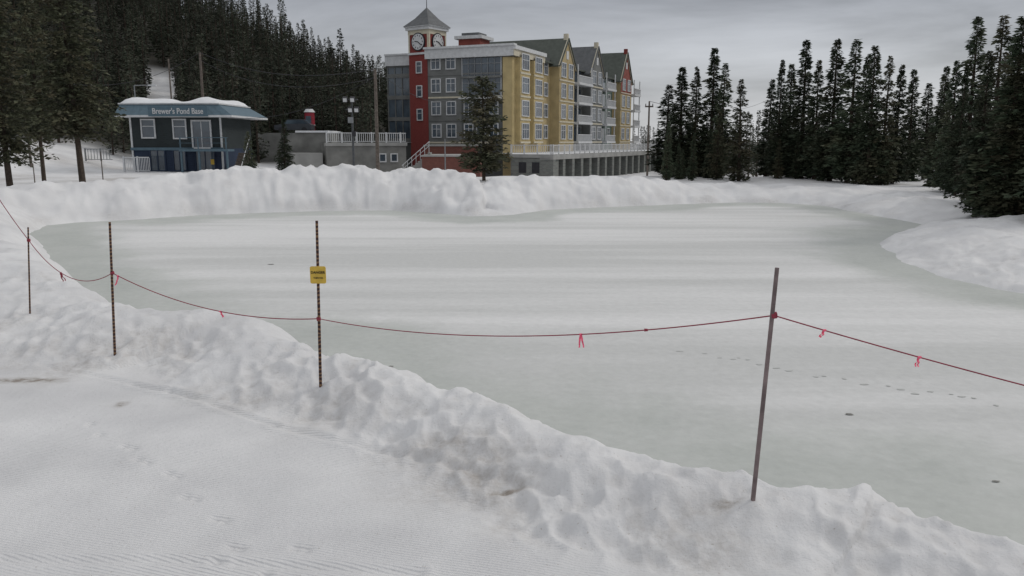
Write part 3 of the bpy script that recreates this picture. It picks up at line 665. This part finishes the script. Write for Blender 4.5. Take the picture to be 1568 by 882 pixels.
K.poly([(x,85.99,z) for x,z in pts]+[(p.x,85.99,-1.5),(p.x+1.2,85.99,-1.5)],'conc')
K.box(p.x+1.6,q_.x-.6,85.9,85.97,-1.5,zs-2.1,'concl'); K.box(p.x+1.0,q_.x+.1,85.8,92.1,zs+.005,zs+.2,'snowcap')
K.build('shed_body',sh)
bw=empty('brick_terrace_wall'); K=MB()
for (u0,u1,vt,yy) in ((646,735,240,80),(650,728,224,90)):
    p=PY(u0,240,yy); q_=PY(u1,240,yy); zt_=ZA(vt,yy); K.box(p.x,q_.x,yy,yy+7,-2.2,zt_,'brick'); K.box(p.x-.1,q_.x+.1,yy-.1,yy+7.1,zt_,zt_+.15,'concl')
K.build('brick_tiers',bw)
st=empty('outdoor_stairs'); K=MB(); p=PY(614,240,82)
for i in range(11):
    K.box(p.x+.1+i*.26,p.x+.36+i*.26+.0,82,83.6,-2,-.4+i*.22,'concl')
K.build('steps',st); K=MB()
K.tube((p.x+.1,81.95,.5),(p.x+2.9,81.95,2.9),.04,.04,'white',6); K.tube((p.x+.1,81.95,.1),(p.x+2.9,81.95,2.5),.03,.03,'white',6)
for i in range(7): K.tube((p.x+.2+i*.44,81.95,-.4+i*.37),(p.x+.2+i*.44,81.95,.6+i*.37),.03,.03,'white',6)
K.build('handrail',st)
sk=empty('red_ticket_kiosk'); K=MB(); KY=95.0; p=PY(475,200,KY); z0=hz(p.x,KY); kb=min(z0,ZA(206,KY))-.3
K.tube((p.x,KY,kb),(p.x,KY,ZA(172,KY)),.58,.56,'redp',20); K.tube((p.x,KY,ZA(172,KY)),(p.x,KY,ZA(167,KY)),.66,.4,'white',20)
K.box(p.x-.3,p.x+.3,KY-.64,KY-.52,ZA(188,KY),ZA(178,KY),'glass'); K.tube((p.x,KY,ZA(192,KY)),(p.x,KY,ZA(191,KY)),.62,.62,'white',20)
K.build('kiosk_body',sk)
car=empty('parked_car'); K=MB(); p=PY(448,200,88.5); zz=ZA(203,88.5)
M['carp']=mat('car_paint',(0.05,0.055,0.065),0.3,spec=.6)
prof=[(-2.1,.35),(-2.15,.85),(-1.2,1.0),(-.6,1.5),(1.3,1.52),(1.95,1.0),(2.1,.9),(2.1,.35)]
CYc=94.0; cxp=p.x-1.2
for s in (-.85,.85): K.poly([(cxp+a_,CYc+s,zz+b2) for a_,b2 in (prof if s<0 else prof[::-1])],'carp')
for i in range(len(prof)):
    a1_,a2_=prof[i],prof[(i+1)%len(prof)]; K.poly([(cxp+a1_[0],CYc-.85,zz+a1_[1]),(cxp+a1_[0],CYc+.85,zz+a1_[1]),(cxp+a2_[0],CYc+.85,zz+a2_[1]),(cxp+a2_[0],CYc-.85,zz+a2_[1])],'glass' if i in(2,4) else 'carp')
K.poly([(cxp+x_,CYc-.87,zz+z_) for x_,z_ in ((-1.05,1.02),(1.7,1.02),(1.2,1.43),(-.6,1.43))],'glass')
for x_ in (-1.3,1.3):
    K.tube((cxp+x_,CYc-.9,zz+.33),(cxp+x_,CYc+.9,zz+.33),.33,.33,'dark',16)
K.build('car_body',car)
K=MB(); K.box(p.x-5,p.x+.9,CYc-1.9,CYc+4,zz-4,zz,'conc'); K.build('parking_pad',car)

# ---------------- lodge
BY=72.0
bb=empty('lodge_building'); K=MB()
xl=PY(201,220,BY).x; xr=PY(341,220,BY).x; z0=ZA(264,BY)-.8; zm=ZA(228,BY); ze=ZA(179,BY); ztp=ZA(160,BY)
K.box(xl,xr,BY,BY+8,z0,zm,'navy'); K.box(xl,xr,BY,BY+8,zm,ze,'slate')
f=Fac(K,(xl,BY,0),(1,0,0),(0,-1,0)); L_=xr-xl; px=L_/140.0
f.box(-.05,L_+.05,zm-.12,zm+.12,0,.12,'fascia')
for s in (0,L_-.16): f.box(s,s+.16,z0,ze,0,.06,'white')
f.win((229-201)*px,ZA(210,BY),1.05,ZA(184,BY)-ZA(210,BY),.0,mull=0,trans=True,fw=.12)
f.win((277-201)*px,ZA(211,BY),1.0,ZA(184,BY)-ZA(211,BY),.0,mull=0,trans=True,fw=.12)
f.win((310-201)*px,zm+.15,1.5,ZA(186,BY)-zm-.15,.0,mull=1,trans=False,fw=.14)
for a_,w_ in ((.28,1.2),(.52,1.0),(.80,1.6)):
    f.win(a_*L_,z0+1.0,w_,1.7,.0,fr='navy',mull=1,trans=False)
f.box(L_*.60,L_+1.0,zm-.2,zm-.02,0,1.7,'fascia')
for a_ in (L_*.61,L_*.8,L_+.8): f.box(a_,a_+.15,z0,zm-.2,1.5,1.65,'fascia'); f.box(a_,a_+.08,zm,zm+1.0,1.55,1.63,'fascia')
f.box(L_*.6,L_+1,zm+.95,zm+1.0,1.57,1.64,'fascia'); f.box(L_*.6,L_+1,zm+.5,zm+.53,1.6,1.63,'fascia')
f.box(L_*.86,L_*.90,z0+1.5,z0+1.95,.0,.08,'signy')
fs=Fac(K,(xl,BY+8,0),(0,-1,0),(-1,0,0))
for a_ in (2,5.5): fs.win(a_,ZA(210,BY),1.1,1.5,.0)
fs.box(0,8,zm-.12,zm+.12,0,.1,'fascia')
K.build('walls_and_windows',bb)
K=MB()
x0,x1=PY(176,179,BY-1).x,PY(356,179,BY-1).x; X0,X1=PY(188,160,BY+.4).x,PY(338,160,BY+.4).x
K.box(x0,x1,BY-1.2,BY+9.2,ze-.05,ze+.12,'white')
b4=[(x0,BY-1.2,ze+.12),(x1,BY-1.2,ze+.12),(x1,BY+9.2,ze+.12),(x0,BY+9.2,ze+.12)]
zf=ztp
t4=[(X0,BY-.2,zf),(X1,BY-.2,zf),(X1,BY+8.2,zf),(X0,BY+8.2,zf)]
for i in range(4):
    j=(i+1)%4; K.poly([b4[i],b4[j],t4[j],t4[i]],'fascia')
K.box(X0-.1,X1+.1,BY-.3,BY+8.3,zf,zf+.12,'white')
for i in range(1,14):
    t_=i/14; pa=Vector(b4[0]).lerp(Vector(b4[1]),t_); pb_=Vector(t4[0]).lerp(Vector(t4[1]),t_)
    if not 0.28<t_<0.80: K.obox(pa+Vector((0,-.03,0)),(.05,0,0),(0,.05,0),pb_-pa,'fascia')
K.build('mansard_roof',bb)
nx,ny=60,20; vv=[];ff=[]
for j in range(ny+1):
    for i in range(nx+1):
        fx,fy=i/nx,j/ny; ed=min(fx,1-fx)*6; ed2=min(fy,1-fy)*5; e_=min(1,ed,ed2)
        hh=(e_**.5)*(0.45+.18*math.sin(fx*7+1)+.1*math.sin(fx*17+fy*5))
        vv.append((X0+(X1-X0)*fx,BY-.1+8*fy,zf+.125+max(0,hh)))
for j in range(ny):
    for i in range(nx): a_=j*(nx+1)+i; ff.append((a_,a_+1,a_+nx+2,a_+nx+1))
me=bpy.data.meshes.new('roof_snow'); me.from_pydata(vv,[],ff); me.materials.append(M['snowcap']); me.polygons.foreach_set('use_smooth',[True]*len(ff)); o_=bpy.data.objects.new('roof_snow',me); scene.collection.objects.link(o_); o_.parent=bb
K=MB(); sx0,sx1=PY(227,171,BY-1.3).x,PY(318,171,BY-1.3).x; K.box(sx0,sx1,BY-1.36,BY-1.25,ZA(178,BY-1.3),ZA(163,BY-1.3),'fascia'); K.build('sign_board',bb)
def text(s,size,loc,rot,k,name,parent,ext=.01,align='CENTER',sx=1):
    c=bpy.data.curves.new(name,'FONT'); c.body=s; c.size=size; c.align_x=align; c.align_y='CENTER'; c.extrude=ext; c.offset=size*0.015
    c.materials.append(M[k]); o=bpy.data.objects.new(name,c); scene.collection.objects.link(o); o.location=loc; o.rotation_euler=rot; o.parent=parent; o.scale=(sx,1,1); return o
text("Brewer's Pond Base",.68,((sx0+sx1)/2,BY-1.39,ZA(170.5,BY-1.3)),(math.pi/2,0,0),'white','sign_text',bb,sx=.80)
K=MB()
for i in range(10): K.box(xr+1.0,xr+2.0,BY-1.6+i*.28,BY-1.32+i*.28,z0,z0+.25*(i+1),'wood')
K.tube((xr+2.0,BY-1.6,z0+1.2),(xr+2.0,BY+1.2,zm+1),.04,.04,'white',6)
K.build('side_stairs',bb)
fn=empty('picket_fence'); p=PY(189,250,BY-2); q_=PY(229,250,BY-2); railing(fn,p,q_,z0+.9,1.3,1.2,.14)
fn2=empty('snow_fence'); p=PY(128,214,80); q_=PY(170,216,80); railing(fn2,p,q_,hz(p.x,80)+.1,1.2,1.5,.3,'metal')

# ---------------- poles & wires
def upole(u,vt,y,r,k,name,arms=0):
    e=empty(name); K=MB(); p=PY(u,200,y); z0=hz(p.x,y)-.3; zt=ZA(vt,y); K.tube((p.x,y,z0),(p.x,y,zt),r,r*.7,k,10)
    if arms:
        K.box(p.x-arms,p.x+arms,y-.06,y+.06,zt-.5,zt-.38,k)
        for s in (-1,1): K.tube((p.x+s*arms*.85,y,zt-.38),(p.x+s*arms*.85,y,zt-.2),.04,.03,'dark',6)
    K.build('pole',e); return Vector((p.x,y,zt)),e
w1,_=upole(577,106,60,.15,'wood','utility_pole'); w2,_=upole(314,80,86,.17,'wood','utility_pole'); w3,_=upole(993,155,70,.1,'wood','utility_pole',.35)
w4,_=upole(42,112,70,.12,'wood','utility_pole'); upole(681,213,66,.06,'metal','light_post')
upole(45,250,52,.04,'wood','marker_post'); upole(151,232,52,.04,'wood','marker_post'); upole(266,90,87,.1,'wood','utility_pole')
fpt,fe=upole(540,150,57,.09,'polem','floodlight_pole')
K=MB(); x,y_,z_=fpt
for dz,ss_ in ((-.1,(-.38,.12)),(-.78,(-.05,.38))):
    K.box(x-.42,x+.42,y_-.05,y_+.05,z_+dz-.04,z_+dz+.04,'polem')
    for s in ss_:
        o0=Vector((x+s-.15,y_-.42,z_+dz-.22)); K.obox(o0,(.32,0,0),(0,.2,.1),(0,-.1,.30),'dark'); K.obox(o0+Vector((.03,-.015,.03)),(.26,0,0),(0,-.012,0),(0,-.08,.24),'white'); K.tube(o0+Vector((.15,.2,.12)),(x+s,y_,z_+dz),.03,.03,'polem',6)
K.box(x-.25,x+.1,y_-.3,y_-.11,z_-1.7,z_-1.3,'metal'); K.box(x+.05,x+.25,y_-.3,y_-.11,z_-2.6,z_-2.25,'dark')
K.build('floodlights',fe)
e=empty('street_lamp'); K=MB(); p=PY(207,150,82)
K.tube((p.x,82,0),(p.x,82,ZA(131,82)),.08,.06,'metal'); zt=ZA(131,82); K.tube((p.x,82,zt),(p.x+1.7,82,zt+.05),.05,.04,'metal'); K.obox((p.x+1.4,81.85,zt-.05),(.8,0,0),(0,.3,0),(0,0,.14),'white'); K.build('lamp_arm',e)
def wire(p,q_,sag,r,k,name,n=24,parent=None):
    c=bpy.data.curves.new(name,'CURVE'); c.dimensions='3D'; c.bevel_depth=r; c.bevel_resolution=2; s=c.splines.new('POLY'); s.points.add(n)
    for i in range(n+1):
        t_=i/n; P=p.lerp(q_,t_); P.z-=sag*4*t_*(1-t_); s.points[i].co=(P.x,P.y,P.z,1)
    c.materials.append(M[k]); o=bpy.data.objects.new(name,c); scene.collection.objects.link(o)
    if parent: o.parent=parent
    return o
pw=empty('power_line')
wire(w1,w2,1.2,.022,'dark','wire',parent=pw); wire(w1-Vector((0,0,.6)),w2-Vector((0,0,.8)),1.5,.02,'dark','wire',parent=pw); wire(w2,w4,2.0,.02,'dark','wire',parent=pw)
wire(w1,PY(700,150,100),1.2,.02,'dark','wire',parent=pw); wire(w1-Vector((0,0,.5)),PY(350,180,73),1.0,.018,'dark','wire',parent=pw); wire(w3,PY(1180,150,150),1.5,.02,'dark','wire',parent=pw)

# ---------------- rope fence
def bpole(ub,vb,ut,vt,r,k,name):
    p=hit(ub,vb)
    q_=PY(ut,vt,p.y); d=(q_-p).normalized(); e=empty(name,p)
    K=MB(); K.tube(-d*.35,q_-p,r,r*.85,k,12); K.build('shaft',e); return p,q_,e
rp=empty('boundary_rope')
pA,qA,eA=bpole(1153,766,1190,410,.018,'polegrey','fence_pole')
pB,qB,eB=bpole(491,593,485,338,.018,'stripe','fence_pole')
pC,qC,eC=bpole(176,543,168,340,.018,'stripe','fence_pole')
pD,qD,eD=bpole(46,480,43,348,.014,'stripe','fence_pole')
def onp(p,q_,u,v): return PY(u,v,p.y)
aA=onp(pA,qA,1185,483); aB=onp(pB,qB,488,488); aC=onp(pC,qC,172,418); aD=onp(pD,qD,44,368)
aE=Vector((5.9,4.3,1.0))
def solve_sag(p,q_,u,v):
    best=None
    for s in np.linspace(0,1.2,121):
        for t_ in np.linspace(.15,.85,57):
            P=p.lerp(q_,t_); z_=P.z-s*4*t_*(1-t_); rel=Vector((P.x,P.y,z_-CAMZ)); dep=rel.y*CT-rel.z*ST; up=rel.y*ST+rel.z*CT
            uu=CX+F*rel.x/dep; v2=CY-F*up/dep; er=(uu-u)**2+(v2-v)**2
            if best is None or er<best[0]: best=(er,s)
    return best[1]
sAB=solve_sag(aB,aA,790,514); sBC=solve_sag(aC,aB,337,477); sCD=solve_sag(aD,aC,105,424)
wire(aB,aA,sAB,.0050,'rope','rope_span',40,rp); wire(aC,aB,sBC,.0060,'rope','rope_span',40,rp); wire(aD,aC,sCD,.0055,'rope','rope_span',30,rp)
bz=None
for zz in np.linspace(.2,2.2,201):
    aE.z=zz; s=.06
    for t_ in np.linspace(.1,.9,161):
        P=aA.lerp(aE,t_); z_=P.z-s*4*t_*(1-t_)-CAMZ; dep=P.y*CT-z_*ST; up=P.y*ST+z_*CT; er=(CX+F*P.x/dep-1568)**2+(CY-F*up/dep-590)**2
        if bz is None or er<bz[0]: bz=(er,zz)
aE.z=bz[1]; wire(aA,aE,.06,.0048,'rope','rope_span',30,rp)
eE=empty('fence_pole',(aE.x,aE.y,0)); K=MB(); K.tube((0,0,hz(aE.x,aE.y)-.3),(0,0,aE.z+.4),.018,.016,'polegrey'); K.build('shaft',eE)
aF=PY(-62,205,pD.y-1.0); wire(aF,aD,.08,.0055,'rope','rope_span',20,rp)
eF=empty('fence_pole',(aF.x,aF.y,0)); K=MB(); K.tube((0,0,hz(aF.x,aF.y)-.3),(0,0,aF.z+.2),.018,.016,'stripe'); K.build('shaft',eF)
K=MB()
for c_ in (aA,aB,aC,aD): 
    for dz in (-.006,0.006): K.tube(c_+Vector((-.020,0,dz-.004)),c_+Vector((.020,0,dz+.004)),.019,.019,'rope',10)
K.build('knots',rp)
def onrope(p,q_,s,u):
    bst=None
    for t_ in np.linspace(0,1,400):
        P=p.lerp(q_,t_); P.z-=s*4*t_*(1-t_); dep=P.y*CT-(P.z-CAMZ)*ST; er=abs(CX+F*P.x/dep-u)
        if bst is None or er<bst[0]: bst=(er,P)
    return bst[1]
def flag(P,ln,side,k='pink'):
    e=empty('flagging_tape',P); K=MB()
    for st_ in range(2):
        x=0;z=0; w_=.010; ang_=random.uniform(-.3,.3)+side*.5; n_=6
        for i in range(n_):
            nx_=x+math.sin(ang_)*ln/n_; nz_=z-math.cos(ang_)*ln/n_; yy=.01*math.sin(i*2+st_); py=.01*math.sin((i-1)*2+st_)
            ww=w_*(1-.4*i/n_)
            K.poly([(x-ww,py,z),(x+ww,py+.006,z),(nx_+ww,yy+.006,nz_),(nx_-ww,yy,nz_)],k); x,z=nx_,nz_; ang_+=random.uniform(-.3,.3)
    K.tube((-.012,0,0),(.012,0,0),.009,.009,k,8); K.build('tape',e)
flag(onrope(aB,aA,sAB,890),.12,0.1); flag(onrope(aA,aE,.06,1262),.06,-1); flag(onrope(aA,aE,.06,1408),.07,-.3); flag(onrope(aC,aB,sBC,337),.08,.3); flag(onrope(aC,aB,sBC,180),.14,.1); flag(onrope(aD,aC,sCD,93),.14,0,'rope')
P=onrope(aB,aA,sAB,989); K=MB(); K.tube(P-Vector((.014,0,0)),P+Vector((.014,0,0)),.013,.010,'rope',8); K.build('rope_knot',rp)
sg=empty('danger_sign'); c_=PY(487,421,pB.y-.03)
wS=(499-475)/F*pB.y*1.02; hS=(435-408)/F*pB.y*1.0
K=MB(); r_=.02; pts=[]
for cxs,czs,a0 in ((1,1,0),(-1,1,90),(-1,-1,180),(1,-1,270)):
    for i in range(5):
        t_=math.radians(a0+i*22.5); pts.append((cxs*(wS/2-r_)+r_*math.cos(t_),czs*(hS/2-r_)+r_*math.sin(t_)))
n_=len(pts)
K.poly([(c_.x+x,c_.y-.004,c_.z+z) for x,z in pts],'signy'); K.poly([(c_.x+x,c_.y+.004,c_.z+z) for x,z in pts[::-1]],'signy')
for i in range(n_):
    j=(i+1)%n_; K.poly([(c_.x+pts[i][0],c_.y-.004,c_.z+pts[i][1]),(c_.x+pts[i][0],c_.y+.004,c_.z+pts[i][1]),(c_.x+pts[j][0],c_.y+.004,c_.z+pts[j][1]),(c_.x+pts[j][0],c_.y-.004,c_.z+pts[j][1])],'signy')
K.build('plate',sg)
text("DANGER",.040,(c_.x,c_.y-.007,c_.z+.028),(math.pi/2,0,0),'black','danger_text',sg,.001)
text("THIN ICE",.026,(c_.x,c_.y-.007,c_.z-.035),(math.pi/2,0,0),'black','thin_ice_text',sg,.001)
print("TREES",cnt,"SAG",sAB,sBC,sCD,"poles",pA,pB,pC,pD,"zE",aE.z)
